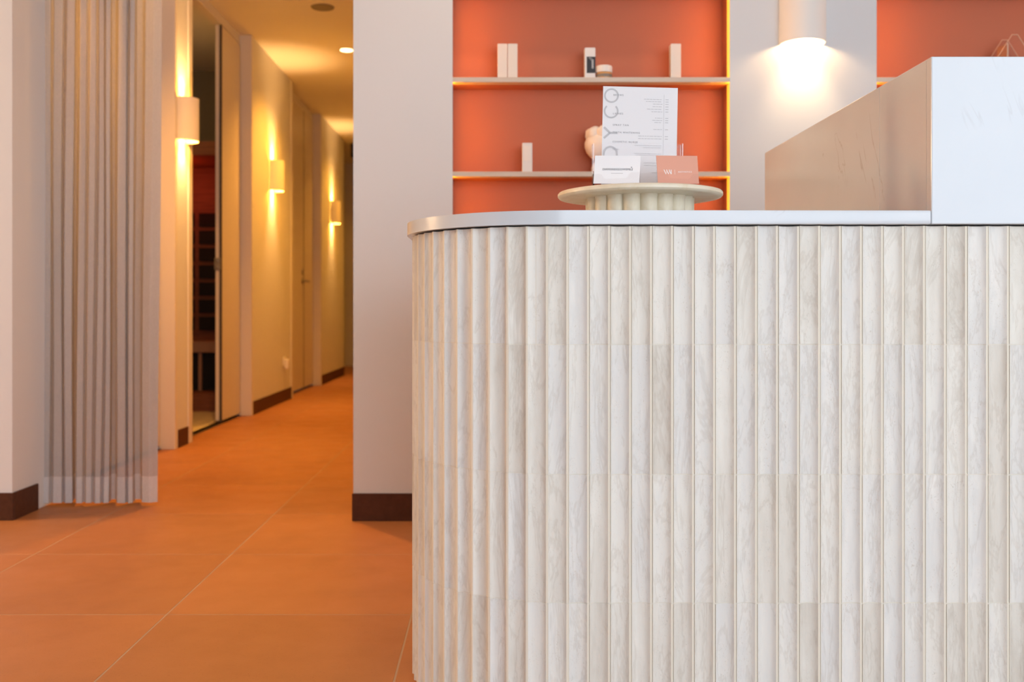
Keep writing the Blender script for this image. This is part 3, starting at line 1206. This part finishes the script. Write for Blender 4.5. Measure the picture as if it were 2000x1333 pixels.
def smooth_plan(pl, sub=7):
    out = []
    n = len(pl)
    for i in range(n - 1):
        p0, p1, p2, p3 = (Vector(pl[max(0, i - 1)]), Vector(pl[i]), Vector(pl[i + 1]), Vector(pl[min(n - 1, i + 2)]))
        for k in range(sub):
            t = k / sub
            tt = 0.5 * ((2 * p1) + (p2 - p0) * t * 0.7 + (2 * p0 - 5 * p1 + 4 * p2 - p3) * 0 + (p2 - p1) * 0)
            # cosine ease between pleat points keeps the folds round without overshoot
            s = (1 - cos(pi * t)) / 2
            out.append((p1.x + (p2.x - p1.x) * (0.6 * t + 0.4 * s), p1.y + (p2.y - p1.y) * s))
    out.append(pl[-1])
    return out


sp_plan = smooth_plan(plan)


def cloth(z0, z1, nz, puff=0.0):
    bm = bmesh.new()
    rows = []
    for r_ in range(nz + 1):
        z = z0 + (z1 - z0) * r_ / nz
        row = []
        for i, (x, y) in enumerate(sp_plan):
            f = z / 2.66
            dx = 0.010 * sin(z * 2.1 + i * 0.045) * (1 - f) * 0.5 + 0.014 * f
            yy = CY + (y - CY) * (0.80 + 0.2 * (1 - f) + 0.10 * sin(z * 3.0 + i * 0.11)) - puff * (1 if y < CY else -1)
            row.append(bm.verts.new((x + dx + 1.50, yy - 3.83, z)))
        rows.append(row)
    for a, b in zip(rows, rows[1:]):
        for k in range(len(a) - 1):
            bm.faces.new((a[k], a[k + 1], b[k + 1], b[k]))
    return bm


put('cloth', cloth(0.112, 2.665, 30), 'sheer_cloth', cur, smooth=True)
put('hem', cloth(0.012, 0.112, 3, 0.0012), 'hem_cloth', cur, smooth=True)['label'] = 'paler doubled hem'

# ------------------------------------------------------------------ sauna cabinet in the dark room
sa = tag(empty('sauna_cabinet', (-2.60, 7.30, 0.004)), 'dark timber sauna cabinet with black heater squares seen through the open door', 'sauna')
W = 0.62
put('plinth', box(-W, W, 0.0, 0.72, 0, 0.134), 'sauna_timber', sa)
put('roof', box(-W, W, 0.0, 0.72, 1.885, 1.985), 'sauna_timber', sa)
put('side_wall', box(-W, -W + 0.04, 0.0, 0.72, 0.134, 1.885), 'sauna_timber', sa)
put('side_wall', box(W - 0.04, W, 0.0, 0.72, 0.134, 1.885), 'sauna_timber', sa)
put('back_wall', box(-W + 0.04, W - 0.04, 0.69, 0.72, 0.134, 1.885), 'sauna_timber', sa)
put('bench', box(-W + 0.04, W - 0.04, 0.20, 0.68, 0.425, 0.505, bevel=0.004), 'sauna_bench', sa)
put('front_heater', box(-W + 0.045, W - 0.045, 0.25, 0.28, 0.138, 0.424), 'heater_black', sa)
for x in (-0.30, 0.384):
    put('bench_post', box(x - 0.012, x + 0.012, 0.225, 0.249, 0.135, 0.424), 'sauna_bench', sa)
hx0 = at(388, 7.97) + 2.60
for c_ in range(-4, 3):
    for r_ in range(7):
        xa = hx0 + c_ * 0.168
        za = 0.585 + r_ * 0.1385
        if xa < -W + 0.05 or xa + 0.13 > W - 0.05:
            continue
        put('heater_panel', box(xa, xa + 0.130, 0.672, 0.690, za, za + 0.106, bevel=0.002), 'heater_black', sa)
point('sauna_glow', (-2.45, 7.55, 1.72), 3.0, 0.05, (1.0, 0.10, 0.03))
point('added_sauna_room_fill', (-2.7, 6.5, 2.45), 9.0, 0.06, (1.0, 0.55, 0.16))  # added unseen lamp to lift the dark sauna room
